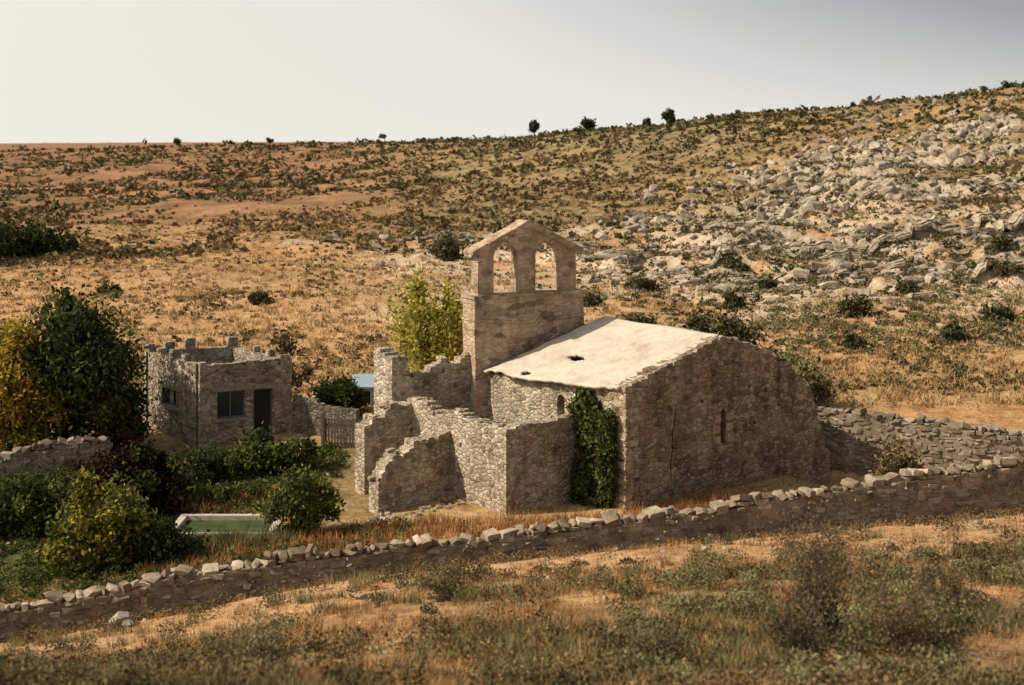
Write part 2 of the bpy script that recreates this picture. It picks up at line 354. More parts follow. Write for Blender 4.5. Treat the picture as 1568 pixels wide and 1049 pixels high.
# ------------------------------------------------------------ wall panels
def panel(name,o,d,outline,holes,thick,mat,parent,inset=0):
    cu=bpy.data.curves.new(name+'_c','CURVE'); cu.dimensions='2D'; cu.fill_mode='BOTH'; cu.extrude=thick/2
    for poly in [outline]+list(holes):
        sp=cu.splines.new('POLY'); sp.points.add(len(poly)-1)
        for p,q in zip(sp.points,poly): p.co=(q[0],q[1],0,1)
        sp.use_cyclic_u=True
    tmp=bpy.data.objects.new('tmp',cu); COL.objects.link(tmp)
    dg=bpy.context.evaluated_depsgraph_get(); dg.update()
    me=bpy.data.meshes.new_from_object(tmp.evaluated_get(dg)); me.name=name
    bpy.data.objects.remove(tmp)
    me.polygons.foreach_set("use_smooth",np.zeros(len(me.polygons),bool))
    me.materials.clear(); me.materials.append(mat)
    ob=bpy.data.objects.new(name,me); COL.objects.link(ob)
    d=Vector((d[0],d[1],0)).normalized(); nrm=Vector((d.y,-d.x,0)); c=Vector((o[0],o[1],0))-nrm*(thick/2+inset)
    M=Matrix(((d.x,0,nrm.x,c.x),(d.y,0,nrm.y,c.y),(0,1,0,0),(0,0,0,1)))
    ob.parent=parent; ob.matrix_parent_inverse=Matrix.Translation(-Vector(parent.location)); ob.matrix_basis=M
    return ob
def rag(top,step=.32,amp=.1):
    s0,s1=top[0][0],top[-1][0]; xs=[p[0] for p in top]; zs=[p[1] for p in top]; out=[]; s=s0
    while s<s1-.02:
        w=min(step*random.uniform(.6,1.4),s1-s)
        z0=float(np.interp(s+.02,xs,zs)); z1=float(np.interp(s+w-.02,xs,zs)); j=random.uniform(-amp,amp)
        out+= [(s+.01,z0*.6+z1*.4+j),(s+w-.01,z0*.4+z1*.6+j+random.uniform(-.04,.04))]; s+=w
    return out
def outline(top,base=-1.6,step=.32,amp=.1):
    r=rag(top,step,amp); return [(top[0][0],base)]+[(top[0][0],r[0][1])]+r[1:-1]+[(top[-1][0],r[-1][1]),(top[-1][0],base)]
def rect(a,b,c,d): return [(a,c),(b,c),(b,d),(a,d)]
def arch(cx,w,z0,z1,n=12):
    r=w/2; p=[(cx-r,z0),(cx+r,z0)]
    for i in range(n+1):
        th=math.pi*i/n; p.append((cx+r*math.cos(th),z1-r+r*math.sin(th)))
    return p
def caps(acc,o,d,top,thick,dens=.33,size=.3,prob=.55):
    d=np.array([d[0],d[1],0.]); d/=np.linalg.norm(d); n=np.array([d[1],-d[0],0]); ang=math.atan2(d[1],d[0])
    xs=[p[0] for p in top]; zs=[p[1] for p in top]; s=xs[0]+.1
    while s<xs[-1]-.05:
        for q in (.22,.72):
            if random.random()<prob:
                z=float(np.interp(s,xs,zs))+random.uniform(-.12,.05); p=np.array([o[0],o[1],0])+d*s-n*thick*(q+random.uniform(-.08,.08))
                k=size*random.uniform(.5,1.4); stone(acc,PR_ROCK if random.random()<.5 else PR_BLOCK,(p[0],p[1],z),(k*1.4,k,k*.6),ang+random.gauss(0,.25),.15)
        s+=dens*random.uniform(.6,1.4)

A=np.array([4.67,58.5]); dg_=np.array([.796,.606]); dg_/=np.linalg.norm(dg_); dn=np.array([-dg_[1],dg_[0]])
church=empty('stone_church',(4.67,62.5,0))
gtop=[(0,5.12),(5.72,6.78),(8.2,6.02),(10.0,5.15),(10.35,4.75),(11.2,4.1),(11.5,3.7)]
slit=[(5.55,2.1),(5.86,2.1),(5.84,3.5),(5.7,3.66),(5.57,3.5)]
crack=[(2.55,.9),(2.62,.9),(2.58,1.6),(2.72,2.3),(2.68,2.9),(2.86,3.6),(2.9,4.15),(2.84,4.1),(2.78,3.6),(2.62,2.9),(2.64,2.3),(2.5,1.6)]
go=outline(gtop,-1.6,.4,.05)
panel('gable_wall',A,dg_,go,[slit,rect(4.35,4.5,4.0,4.14),rect(8.3,8.45,4.1,4.24),rect(7.6,7.74,2.7,2.84),crack],.7,M_church,church)
panel('end_buttress',A+dg_*11.3-np.array([dg_[1],-dg_[0]])*.05,dg_,outline([(0,3.7),(.4,3.5),(.6,2.6),(.9,2.2),(1.1,1.2),(1.5,.7)],-1.6,.3,.06),[],.85,M_church,church)
a=Acc()
for (s_,z_,w,h) in [(5.30,2.3,.42,.34),(5.28,2.75,.5,.36),(5.33,3.2,.4,.34),(6.12,2.3,.5,.36),(6.08,2.78,.42,.38),(6.12,3.25,.46,.36),(5.7,3.85,.62,.24),(5.7,1.9,.7,.26)]:
    p=A+dg_*s_-np.array([dg_[1],-dg_[0]])*.07; stone(a,PR_BLOCK,(p[0],p[1],z_),(w,.2,h),math.atan2(dg_[1],dg_[0]),.01)
z=-.2;i=0
while z<4.95:
    h=random.uniform(.27,.38); L=.75 if i%2 else .42
    n=np.array([dg_[1],-dg_[0]])
    c=A+dg_*(L/2-.03)-n*(.42/2-.03) if i%2 else A+dg_*(.21-.03)+dn*(.75/2-.03)
    if i%2: stone(a,PR_BLOCK,(c[0],c[1],z+h/2),(L,.45,h*1.0),math.atan2(dg_[1],dg_[0]),.01)
    else: stone(a,PR_BLOCK,(c[0],c[1],z+h/2),(.45,.8,h*1.0),math.atan2(dg_[1],dg_[0]),.01)
    z+=h;i+=1
a.obj('quoin_stones',M_quoin,False,church)
a=Acc(); caps(a,A,dg_,[(.2,5.08),(5.72,6.76),(8.2,6.0),(10.0,5.1),(11.4,3.75)],.7,.3,.26,.8); a.obj('gable_coping',M_dry,False,church)
LT=10.7; Lo=A+dn*LT; ld=-dn
ltop=[(0,4.2),(.8,4.75),(1.4,4.55),(LT-.7,5.0)]
panel('nave_wall',Lo,ld,outline(ltop,-1.6,.35,.04),[rect(LT-3.2,LT-2.9,3.7,4.0),arch(LT-4.2,.5,3.3,4.25,8)],.7,M_ruin,church)
Bp=A+dg_*10.3+dn*.7
panel('far_nave_wall',Bp,dn,outline([(0,4.9),(8.2,4.75)],-1.6,.4,.04),[],.7,M_church,church)
panel('rear_wall',(3.6,69.15),(.87,.49),outline([(0,6.3),(5.0,4.9)],-1.6,.4,.05),[],.6,M_church,church)
def roofslope(name,E0,E1,R0,R1,hole=None,nu=80,nv=60):
    u=np.linspace(0,1,nu+1)[:,None,None]; v=np.linspace(0,1,nv+1)[None,:,None]
    E0,E1,R0,R1=[np.array(q,float) for q in (E0,E1,R0,R1)]
    Pp=(E1*(1-u)+E0*u)*(1-v)+(R1*(1-u)+R0*u)*v
    Pp[...,2]+=(fbm(Pp[...,0]/1.8,Pp[...,1]/1.8,3,61)-.5)*.2
    wob=(fbm(Pp[...,0]*2,Pp[...,1]*2,2,66)-.5)*.26; wob=wob*((np.arange(nv+1)[None,:]==0)|(np.arange(nu+1)[:,None]==0)); Pp[...,0]+=wob; Pp[...,1]+=wob
    ii=np.arange((nu+1)*(nv+1)).reshape(nu+1,nv+1)
    F=[]
    for i in range(nu):
        for j in range(nv):
            skip=False
            for hl in (hole or []):
                aa=(i+.5)/nu-hl[0]; bb=(j+.5)/nv-hl[1]
                if (aa/hl[2])**2+(bb/hl[3])**2+(float(fbm(np.array(i/5.),np.array(j/5.),2,63))-.5)*1.8<1: skip=True
            if not skip: F.append([ii[i,j],ii[i+1,j],ii[i+1,j+1],ii[i,j+1]])
    ob=mesh_np(name,Pp.reshape(-1,3),np.array(F),M_roof,True,church)
    m=ob.modifiers.new('s','SOLIDIFY'); m.thickness=.14; m.offset=-1
    return ob
ov=-dg_*.32
E0=A+dn*.25+ov; E1=A+dn*9.5+ov; R0=A+dg_*5.72+dn*.3; R1=np.array([4.37,68.3])
roofslope('roof_slope_near',(*E0,5.08),(*E1,4.62),(*R0,6.8),(*R1,6.83),[(.41,.36,.075,.03),(.3,.05,.035,.03)])
W0=A+dg_*10.45+dn*.3; W1=A+dg_*10.45+dn*8.4
ob=roofslope('roof_slope_far',(*W0,5.0),(*W1,4.85),(*R0,6.78),(*R1,6.8)); ob.data.flip_normals()
bo=np.array([-1.72,65.8]); bd=np.array([.883,.469]); bd/=np.linalg.norm(bd); bn=np.array([bd[1],-bd[0]])
panel('bell_gable_base',bo,bd,[(0,-1.6),(0,3),(.03,5),(-.02,6.5),(0,7.95),(5.83,7.95),(5.86,6.9),(5.9,6.4),(6.2,6.05),(6.3,5.6),(6.3,-1.6)],[],1.25,M_bell,church)
panel('bell_gable_upper',bo-bn*.14,bd,[(.22,7.9),(.25,10.0),(2.88,11.3),(5.5,10.0),(5.52,7.9)],[arch(1.70,1.3,8.12,10.45),arch(3.93,1.3,8.12,10.45)],.72,M_bell,church)
panel('bell_gable_coping',bo,bd,[(-.1,9.98),(.25,9.96),(2.88,11.26),(5.5,9.96),(5.85,9.98),(5.84,10.14),(4.9,10.56),(4.85,10.62),(4.3,10.86),(3.6,11.24),(2.95,11.52),(2.8,11.52),(2.1,11.15),(1.4,10.85),(.7,10.48),(.66,10.52),(-.1,10.14)],[],1.0,M_bell,church)
panel('bell_gable_ledge',bo+bn*.07,bd,[(-.07,7.93),(-.06,8.09),(5.9,8.1),(5.9,7.94)],[],1.4,M_bell,church)
panel('bell_gable_string_course',bo+bn*.06,bd,[(-.06,6.9),(-.06,7.02),(2.5,6.78),(5.9,7.0),(5.9,6.88),(2.5,6.66)],[],1.37,M_bell,church)
ruin=empty('ruined_annex',(-2.5,61,0))
C=np.array([-.24,58.3]); th=.62
t1=[(0,3.46),(2.2,3.52),(4.0,3.62)]
panel('front_return_wall',C,dg_,outline(t1,-1.6,.45,.05),[],th,M_ruin,ruin)
t2=[(0,3.62),(1.3,3.75),(2.4,3.2),(3.6,3.7),(5.2,3.45),(7.4-th,3.46)]
Lx=C+dn*7.4
panel('lit_side_wall',Lx,-dn,outline(t2,-1.6,.35,.07),[rect(4.1,4.25,2.2,2.35)],th,M_ruin,ruin)
S1=C+dn*3.98-dg_*3.66
t3=[(0,.9),(.3,1.6),(.9,2.15),(1.3,1.9),(2.0,2.6),(2.7,2.45),(3.66,2.75)]
panel('spur_wall_near',S1,dg_,outline(t3,-1.8,.25,.09),[],.75,M_ruin,ruin)
S2=C+dn*7.0-dg_*2.5
t4=[(0,2.7),(.5,3.1),(1.0,3.0),(1.3,3.4),(1.7,3.7),(2.1,3.3),(2.5,3.5)]
panel('spur_wall_far',S2,dg_,outline(t4,-1.8,.3,.09),[],.8,M_ruin,ruin)
bW=np.array([-5.43,64.4])
t5=[(0,5.5),(.6,5.35),(1.0,4.5),(1.9,4.7),(2.6,5.2),(3.2,4.9),(4.0,5.4),(4.15,5.5)]
panel('shaded_rear_wall',bW,bd,outline(t5,-1.6,.3,.1),[],.7,M_ruin,ruin)
panel('lit_pillar',bW+dn*1.55,-dn,outline([(0,5.7),(1.55,5.5)],-1.6,.4,.1),[],.75,M_ruin,ruin,-.004)
a=Acc()
for o,d,tp,tk in ((C,dg_,t1,th),(Lx,-dn,t2,th),(S1,dg_,t3,.75),(S2,dg_,t4,.8),(bW,bd,t5,.7),(Lo,ld,ltop[:3],.7)): caps(a,o,d,tp,tk,.26,.24)
for i in range(70):
    s_=random.uniform(-1,4.5); q=S1+dg_*s_-np.array([-dg_[1],dg_[0]])*random.uniform(.2,1.6)
    k=random.uniform(.12,.32); stone(a,PR_ROCK,(q[0],q[1],float(Hf(q[0],q[1]))+k*.1),(k*1.2,k,k*.7),random.random()*3,.3)
a.obj('loose_capping_stones',M_dry,False,ruin)

# ------------------------------------------------------------ crenellated stone house
tw=empty('crenellated_stone_house',(-15.2,73,0))
Fp=np.array([-15.36,70.]);Gp=np.array([-11.15,71.95]);H2=np.array([-19.3,74.6]);G2=np.array([-14.9,76.9])
def dirv(a,b): v=b-a; return v/np.linalg.norm(v),float(np.linalg.norm(v))
d1,l1=dirv(Fp,Gp); tt=.42
win=rect(.85,2.25,1.5,2.85); door=rect(2.68,3.66,.15,2.85)
panel('front_wall',Fp,d1,outline([(0,4.2),(l1,4.3)],-1.6,.5,.03),[win,door],tt,M_tower,tw)
d2,l2=dirv(H2,Fp)
panel('side_wall',H2,d2,outline([(0,4.25),(l2-tt,4.2)],-1.6,.5,.03),[rect(2.0,3.9,1.75,2.65)],tt,M_tower,tw,.003)
d3,l3=dirv(Gp,G2); panel('right_wall',Gp+d3*tt,d3,outline([(0,4.2),(l3-tt,4.2)],-1.6,.5,.03),[],tt,M_tower,tw,.003)
d4,l4=dirv(G2,H2); panel('rear_wall_house',G2,d4,outline([(0,4.2),(l4,4.25)],-1.6,.5,.03),[],tt,M_tower,tw,-.003)
a=Acc()
def merl(o,d,ss_,zb,h=.55,w=.5):
    n=np.array([d[1],-d[0]])
    for s_ in ss_:
        c=o+d*s_-n*tt/2; hh=h*random.uniform(.85,1.15)
        stone(a,PR_BLOCK,(c[0],c[1],zb+hh/2-.05),(w,tt-.03,hh+.1),math.atan2(d[1],d[0]),.01)
merl(H2,d2,[.3,1.6,2.9,4.2],4.2,.42); merl(G2,d4,[.3,2.6,3.7],4.2,.55,.6); merl(Gp,d3,[1.9,3.6],4.2,.35); merl(Fp,d1,[l1-.35],4.22,.25)
a.obj('merlons',M_tower,False,tw)
a=Acc(); mid=(Fp+Gp+H2+G2)/4
cs=[mid+(q-mid)*.9 for q in (Fp,Gp,G2,H2)]
V=[(*c,2.95) for c in cs]+[(*c,3.1) for c in cs]; a.add(V,[[3,2,1,0],[4,5,6,7],[0,1,5,4],[1,2,6,5],[2,3,7,6],[3,0,4,7]]); a.obj('flat_roof',M_conc,False,tw)
a=Acc(); n1=np.array([d1[1],-d1[0]])
def fbox(acc,s0,s1,z0,z1,dep,th_=.06,o=Fp,d=d1):
    n=np.array([d[1],-d[0]]); c=o+d*(s0+s1)/2-n*dep; box(acc,(c[0],c[1],(z0+z1)/2),(s1-s0,th_,z1-z0),d)
for q in ((.85,.93,1.5,2.85),(2.17,2.25,1.5,2.85),(1.51,1.58,1.58,2.77),(.93,2.17,1.5,1.58),(.93,2.17,2.77,2.85),(2.68,2.76,.15,2.85),(3.58,3.66,.15,2.85),(2.76,3.58,2.77,2.85)): fbox(a,*q,.2,.07)
for q in ((2.0,2.08,1.75,2.65),(3.82,3.9,1.75,2.65),(2.9,2.97,1.83,2.57),(2.08,3.82,1.75,1.83),(2.08,3.82,2.57,2.65)): fbox(a,*q,.2,.07,H2,d2)
a.obj('window_and_door_frames',M_frame,False,tw)
a=Acc(); fbox(a,.9,2.2,1.55,2.8,.24,.02); fbox(a,2.05,3.85,1.8,2.6,.24,.02,H2,d2); a.obj('window_glass',M_glass,False,tw)
a=Acc(); fbox(a,2.72,3.62,.15,2.8,.3,.05); a.obj('door_leaf',M_dark,False,tw)
a=Acc(); fbox(a,.6,3.9,2.86,3.1,.02,.1); fbox(a,.7,2.4,1.38,1.5,-.02,.14); fbox(a,2.6,3.8,-.1,.13,-.3,.7); fbox(a,1.8,4.1,2.66,2.86,.02,.1,H2,d2); fbox(a,1.85,4.05,1.62,1.74,-.02,.14,H2,d2); a.obj('lintels_and_sills',M_conc,False,tw)
a=Acc()
for (cx,cy),dd in ((Fp,d1),(Gp,d1)):
    z=-.3;i=0
    while z<4.05:
        h=random.uniform(.26,.36); sg=1 if (cx==Fp[0]) else -1
        L=.6 if i%2 else .38
        c=np.array([cx,cy])+dd*sg*(L/2-.03)-n1*(.2-.03); stone(a,PR_BLOCK,(c[0],c[1],z+h/2),(L,.42,h*1.0),math.atan2(dd[1],dd[0]),.01); z+=h;i+=1
a.obj('corner_stones',m_island('house_quoin',[(.34,.28,.21),(.48,.41,.31)]),False,tw)

gw=empty('garden_wall',(-9.4,71,0))
dgw,lgw=dirv(Gp+np.array([.05,-.1]),np.array([-7.7,70.3]))
panel('wall_panel',Gp+np.array([.05,-.1]),dgw,outline([(0,2.35),(1.4,2.3),(1.5,2.05),(lgw,1.95)],-1.5,.4,.04),[],.35,M_gwall,gw)
a=Acc(); o=np.array([-9.1,69.5])
for i in range(13):
    c=o+np.array([i*.15,-i*.03]); box(a,(c[0],c[1],.95+.02*math.sin(i*2)),(.1,.03,1.55),(1,-.2))
for z in (.5,1.4): box(a,(o[0]+.9,o[1]-.14,z),(2.0,.05,.09),(1,-.2))
for i in (-.15,1.98): box(a,(o[0]+i,o[1]-.2*i*.2,.95),(.14,.14,2.1),(1,-.2))
a.obj('wooden_gate',M_wood)
M_white=m_plain('white_paint',(.6,.62,.62),.7,.1); M_blue=m_plain('blue_grey_sheet',(.3,.37,.42),.6,.15)
sh=empty('white_garden_shed',(-8.0,76,0))
a=Acc(); box(a,(-7.5,76.5,1.2),(1.7,1.6,2.0),(1,.1)); a.obj('shed_walls',M_white,False,sh)
a=Acc(); V=[(-8.6,75.4,2.12),(-6.4,75.6,2.12),(-6.4,77.6,2.5),(-8.6,77.4,2.5)]; V+= [(x,y,z+.08) for x,y,z in V]; a.add(V,[[3,2,1,0],[4,5,6,7],[0,1,5,4],[1,2,6,5],[2,3,7,6],[3,0,4,7]]); a.obj('shed_roof',M_blue,False,sh)
a=Acc(); box(a,(-7.9,75.65,1.1),(.7,.05,1.7),(1,.1)); a.obj('shed_door',M_dark,False,sh)

# ------------------------------------------------------------ dry stone walls
def drywall(name,pts,th=.55,mat=M_dry,scale=1.0,ragz=.16):
    a=Acc(); P_=np.array(pts,float); seg=np.linalg.norm(np.diff(P_[:,:2],axis=0),axis=1); S=np.concatenate([[0],np.cumsum(seg)])
    def at(s): return [float(np.interp(s,S,P_[:,i])) for i in range(4)]
    n=int(S[-1]/.5); V=[]
    for i in range(n+1):
        s=S[-1]*i/n; x,y,zt,zb=at(s); x2,y2,_,_=at(min(s+.2,S[-1])); x1,y1,_,_=at(max(s-.2,0)); d=np.array([x2-x1,y2-y1]); d/=np.linalg.norm(d); nn=np.array([d[1],-d[0]])*th*.36
        gz=float(Hf(x,y))-.9
        for q,z in ((1,gz),(1,zt-.3),(-1,zt-.3),(-1,gz)): V.append((x+nn[0]*q,y+nn[1]*q,z))
    F=[]
    for i in range(n):
        for j in range(4): F.append([i*4+j,i*4+(j+1)%4,(i+1)*4+(j+1)%4,(i+1)*4+j])
    a.add(V,F)
    hh=.175*scale
    for row in range(20):
        s=random.uniform(0,.3)
        while s<S[-1]:
            L=random.choice((.2,.28,.36,.5,.62))*random.uniform(.85,1.15)*scale; x,y,zt,zb=at(s+L/2); x2,y2,_,_=at(min(s+L,S[-1])); x1,y1,_,_=at(s); 
            ang=math.atan2(y2-y1,x2-x1) if s+L<S[-1] else 0
            g0=min(zb,float(Hf(x,y-.6)))-.25; z=g0+hh*(row+.5)+.1*(float(fbm(np.array(s*.5),np.array(row*.1),2,73))-.5)
            lim=zt+ ragz*(float(fbm(np.array(s*.7),np.array(3.3),3,71))-.5)*3.4
            if z+hh*.3<lim:
                top=z+hh*1.3>=lim
                h=hh*random.uniform(.8,1.35)*(1.25 if top else 1); w=th*random.uniform(.8,1.12)
                off=random.gauss(0,.035)
                stone(a,PR_BLOCK if random.random()<.5 else PR_ROCK,(x-math.sin(ang)*off,y+math.cos(ang)*off,z),(L*1.06,w,h*1.05),ang+random.gauss(0,.07 if not top else .3),.07 if not top else .22)
            s+=L*.97
    return a.obj(name,mat)
wp=[(-26,43.5,-.7,-1.9),(-21,45.5,-.4,-1.6),(-16.9,47,-.02,-1.1),(-15.2,47.5,.12,-.9),(-13.3,48,.31,-.5),(-12.2,48.3,.62,-.4),(-9.77,49,.83,-.11),(-6,49.6,1.11,.2),(-3.3,50.2,1.24,.39),(0,51,1.37,.55),(4.15,52,1.57,.61),(9.67,53.2,2.08,.94),(12.8,54,2.38,1.1),(16,54.7,2.6,1.1),(20,55.5,2.95,1.1),(30,58,3.6,1.7),(36,59.5,3.9,2.1)]
drywall('dry_stone_wall',wp,.6)
M_dry2=m_island('grey_dry_stone',[(.23,.185,.135),(.38,.31,.235),(.29,.23,.17),(.48,.40,.31)],.8)
drywall('dry_stone_wall',[(14.1,68.4,2.75,-.3),(17.5,66.6,2.6,-.4),(21,64.6,2.3,-.4),(25.5,63.4,2.35,-.2),(32,62.8,2.7,.2)],.6,M_dry2,1.0,.12)
drywall('dry_stone_wall',[(-28,66.2,.55,-1.4),(-24,66.8,.8,-1.3),(-19.3,67.8,1.25,-1.0)],.55,M_dry2)
# ------------------------------------------------------------ pool
pl=empty('garden_pool',(-11.8,58.4,-.9))
a=Acc(); zt=-.62
box(a,(-11.8,60.1,zt-.5),(4.4,.3,1.2),(1,0)); box(a,(-11.8,57.3,zt-.5),(4.4,.3,1.2),(1,0)); 
box(a,(-13.85,58.7,zt-.515),(.3,2.5,1.2),(1,0)); box(a,(-9.75,58.7,zt-.515),(.3,2.5,1.2),(1,0)); a.obj('pool_rim',m_plain('pale_concrete',(.50,.43,.34),.9,.35,2.5),False,pl)
t=NT('algae_water'); co=t.coord(); t.pbr(t.ramp(t.noise(co,1.5,4),[(.3,(.035,.055,.02)),(.7,(.075,.10,.04))]),.8,None,.05)
a=Acc(); a.add([(-13.72,57.42,zt-.1),(-9.88,57.42,zt-.1),(-9.88,59.97,zt-.1),(-13.72,59.97,zt-.1)],[[0,1,2,3]]); a.obj('pool_water',t.m,False,pl)

# ------------------------------------------------------------ vegetation
ML_dgreen=m_leaf('leaf_dark_green',[(.024,.034,.013),(.055,.075,.027),(.11,.125,.042)])
ML_green=m_leaf('leaf_green',[(.04,.06,.018),(.10,.12,.035),(.22,.21,.065)])
ML_ygreen=m_leaf('leaf_yellow_green',[(.20,.19,.04),(.48,.42,.09),(.68,.56,.16)],.4,.8,.7,1.25)
ML_yellow=m_leaf('leaf_yellow',[(.16,.12,.025),(.46,.31,.05),(.68,.47,.09)],.35)
ML_plum=m_leaf('leaf_plum',[(.018,.012,.011),(.036,.019,.016),(.075,.032,.022)],.2)
ML_red=m_leaf('leaf_rust',[(.05,.022,.012),(.10,.042,.02),(.16,.07,.03)],.25)
ML_mixed=m_leaf('leaf_autumn_mix',[(.04,.06,.018),(.11,.12,.03),(.36,.31,.06),(.56,.43,.07)],.3)
ML_scrub=m_leaf('scrub_olive',[(.055,.05,.024),(.11,.095,.045),(.19,.16,.075)],.1)
ML_scrubb=m_leaf('scrub_brown',[(.10,.066,.034),(.20,.135,.065),(.32,.22,.105)],.1)
ML_straw=m_leaf('dry_grass',[(.26,.16,.068),(.46,.30,.135),(.6,.44,.22)],.2,.5)
ML_rust=m_leaf('rusty_grass',[(.24,.11,.04),(.42,.205,.08),(.53,.30,.13)],.2,.5)
ML_sage=m_leaf('sage_herb',[(.09,.09,.04),(.19,.175,.08),(.32,.285,.145)],.15,.5)

def crown(acc,ells,n,ls,clump=.28,drop=1.0,ncl=26):
    tot=sum(e[3]*e[4]*e[5] for e in ells); cents=[]
    for e in ells:
        m=max(6,int(ncl*e[3]*e[4]*e[5]/tot)); u=rand_unit(m)*(rng.uniform(.35,1,(m,1))**.6)
        c=np.array(e[:3])+u*np.array(e[3:6]); cents.append(c)
        k=max(1,int(n*e[3]*e[4]*e[5]/tot/m)); r=min(e[3],e[5])*clump
        w=rng.uniform(.6,1.4,m)
        pts=np.repeat(c,k,0)+rng.normal(size=(m*k,3))*np.repeat(w,k)[:,None]*np.array([r,r,r*drop])
        acc.add(*leaves(pts,ls))
    return np.concatenate(cents)
def tree(name,x,y,ells,n,ls,mat,tr=.12,clump=.28,drop=1.0,ncl=26,zb=None,extra=None):
    z=float(Hf(x,y)) if zb is None else zb
    e=empty(name,(x,y,z)); a=Acc()
    ab=[(x+q[0],y+q[1],z+q[2],*q[3:]) for q in ells]
    ce=crown(a,ab,n,ls,clump,drop,ncl); a.obj('foliage',mat,False,e)
    if extra:
        a=Acc(); crown(a,ab,extra[1],ls,clump*.9,drop,max(6,ncl//3)); a.obj('foliage_turning',extra[0],False,e)
    a=Acc(); top=max(q[2] for q in ab); base=np.array([x,y,z-.2]); mid=np.array([x+random.gauss(0,.1),y,z+(top-z)*.5])
    a.add(*cone(base,mid,tr,tr*.7,8)); 
    a.add(*cone(mid,(ab[0][0],ab[0][1],top),tr*.7,tr*.3,7))
    for c in ce[rng.permutation(len(ce))[:min(14,len(ce))]]:
        f=random.uniform(.5,1); st=base+(mid-base)*f; kn=(st+c)/2+np.array([0,0,.1*np.linalg.norm(c-st)])
        a.add(*cone(st,kn,tr*.35,tr*.22,5)); a.add(*cone(kn,c,tr*.22,tr*.06,5))
    a.obj('trunk_and_limbs',M_bark,False,e); return e
tree('broadleaf_tree',-21.8,70.5,[(0,0,4.9,2.7,2.2,2.6),(1.8,-.4,2.9,1.9,1.6,2.0),(-1.2,.3,2.8,1.8,1.6,2.1),(.1,-.5,7.0,1.6,1.2,1.3)],13500,.15,ML_dgreen,.22,.24,1,75,-.6,(ML_green,5000))
tree('yellow_poplar_tree',-24.4,69.3,[(0,0,4.2,1.6,1.4,2.6),(.3,-.3,6.1,1.0,1,1.5),(-1.2,0,3.4,1.3,1.2,2.4),(1.2,0,2.6,1.3,1,1.9)],7500,.13,ML_yellow,.16,.22,1.3,60,-.8,(ML_mixed,3000))
tree('rust_leaf_tree',-19.3,69.6,[(0,0,2.6,1.0,.9,1.2),(.5,-.2,1.6,.8,.8,.9)],2600,.13,ML_red,.09,.28,1,26,-.5,(ML_dgreen,1400))
tree('plum_leaf_tree',-16.6,61.5,[(0,0,1.8,1.8,1.5,1.2),(1.6,-.3,1.1,1.2,1.1,.9),(-1.5,0,1.3,1.3,1.2,1.2),(.6,0,2.4,.9,.9,.7)],8000,.12,ML_plum,.14,.25,1,56,-1.1,(ML_dgreen,3500))
tree('dark_garden_tree',-20.4,59.5,[(0,0,1.3,1.8,1.3,1.1),(-1.5,-.2,.9,1.5,1.2,.9)],5000,.12,ML_dgreen,.12,.28,1,40,-1.5,(ML_green,1500))
tree('turning_fruit_tree',-15.7,54.6,[(0,0,2.1,1.4,1.2,1.2),(.8,.2,1.2,1.2,1.0,.9),(-.6,0,3.2,.6,.6,.8),(-1.0,-.2,1.2,1.0,.9,1.0),(1.2,0,2.3,.6,.6,.6)],7200,.11,ML_mixed,.09,.25,1,60,-1.35,(ML_green,2400))
tree('green_shrub',-13.6,54.6,[(0,0,.8,1.0,.9,.9),(.9,0,.6,.7,.7,.7)],3000,.1,ML_dgreen,.06,.28,1,22,-1.1)
tree('green_shrub',-11.3,66.0,[(0,0,1.1,1.4,1.2,.9),(1.3,0,.9,.9,.9,.8),(-1.2,0,.7,.8,.9,.7)],4200,.12,ML_green,.07,.28,1,30,-.3,(ML_dgreen,1500))
tree('green_shrub',-13.6,64.6,[(0,0,.8,1.1,1,.8)],2200,.12,ML_dgreen,.06,.28,1,20,-.5)
tree('green_shrub',-12.9,62.0,[(0,0,.5,.9,.7,.5),(1.2,.3,.4,.8,.6,.4)],1800,.1,ML_green,.05,.28,1,18)
tree('fruit_sapling',-8.5,57.0,[(0,0,1.9,1.1,1.0,.8),(-1.1,0,1.4,.7,.7,.6),(1.0,0,1.5,.8,.8,.7),(0,0,.9,.9,.7,.6)],3000,.1,ML_green,.06,.24,1,40,-.7,(ML_mixed,1600))
tree('laurel_bush',-8.9,74.0,[(0,0,.9,1.15,1.0,.9),(.5,0,1.2,.7,.8,.7)],5000,.11,ML_dgreen,.08,.28,1,30,.9,(ML_green,1000))
tree('willow_tree',-4.4,76.0,[(0,0,4.5,1.7,1.5,1.8),(-1.2,0,5.2,1.0,1,1.4),(1.6,0,4.3,1.2,1,1.9),(.2,0,3.0,1.9,1.5,1.5)],6500,.13,ML_ygreen,.16,.17,3.0,52,1.2,(ML_mixed,1200))
tree('dark_thorn_bush',11.2,76.5,[(0,0,2.8,2.0,1.5,2.1),(1.7,0,1.9,1.3,1.2,1.4),(-1.1,0,1.5,1.1,1.0,1.1)],6500,.14,ML_scrub,.1,.25,1,46,1.0,(ML_dgreen,2600))
tree('dark_thorn_bush',14.6,74.6,[(0,0,1.2,1.4,1.1,1.2),(1.1,0,.8,1,.9,.8)],2600,.13,ML_sage,.07,.3,1,24,1.2,(ML_scrub,1200))
tree('dark_thorn_bush',15.9,58.8,[(0,0,1.9,.9,.7,1.0),(0,0,.9,.8,.7,.8)],2300,.09,ML_scrubb,.05,.28,1,24,None,(ML_scrub,1400))
tree('dark_thorn_bush',-12.2,76.5,[(0,0,3.0,.7,.7,.9),(.6,0,2.0,.7,.7,1.0)],1100,.12,ML_scrubb,.06,.3,1,14,1.0)
tree('juniper_bush',-6.7,142,[(0,0,1.3,1.4,1.2,1.3),(.6,0,.9,1.2,1,.9)],1500,.22,ML_scrub,.1,.3,1,20)
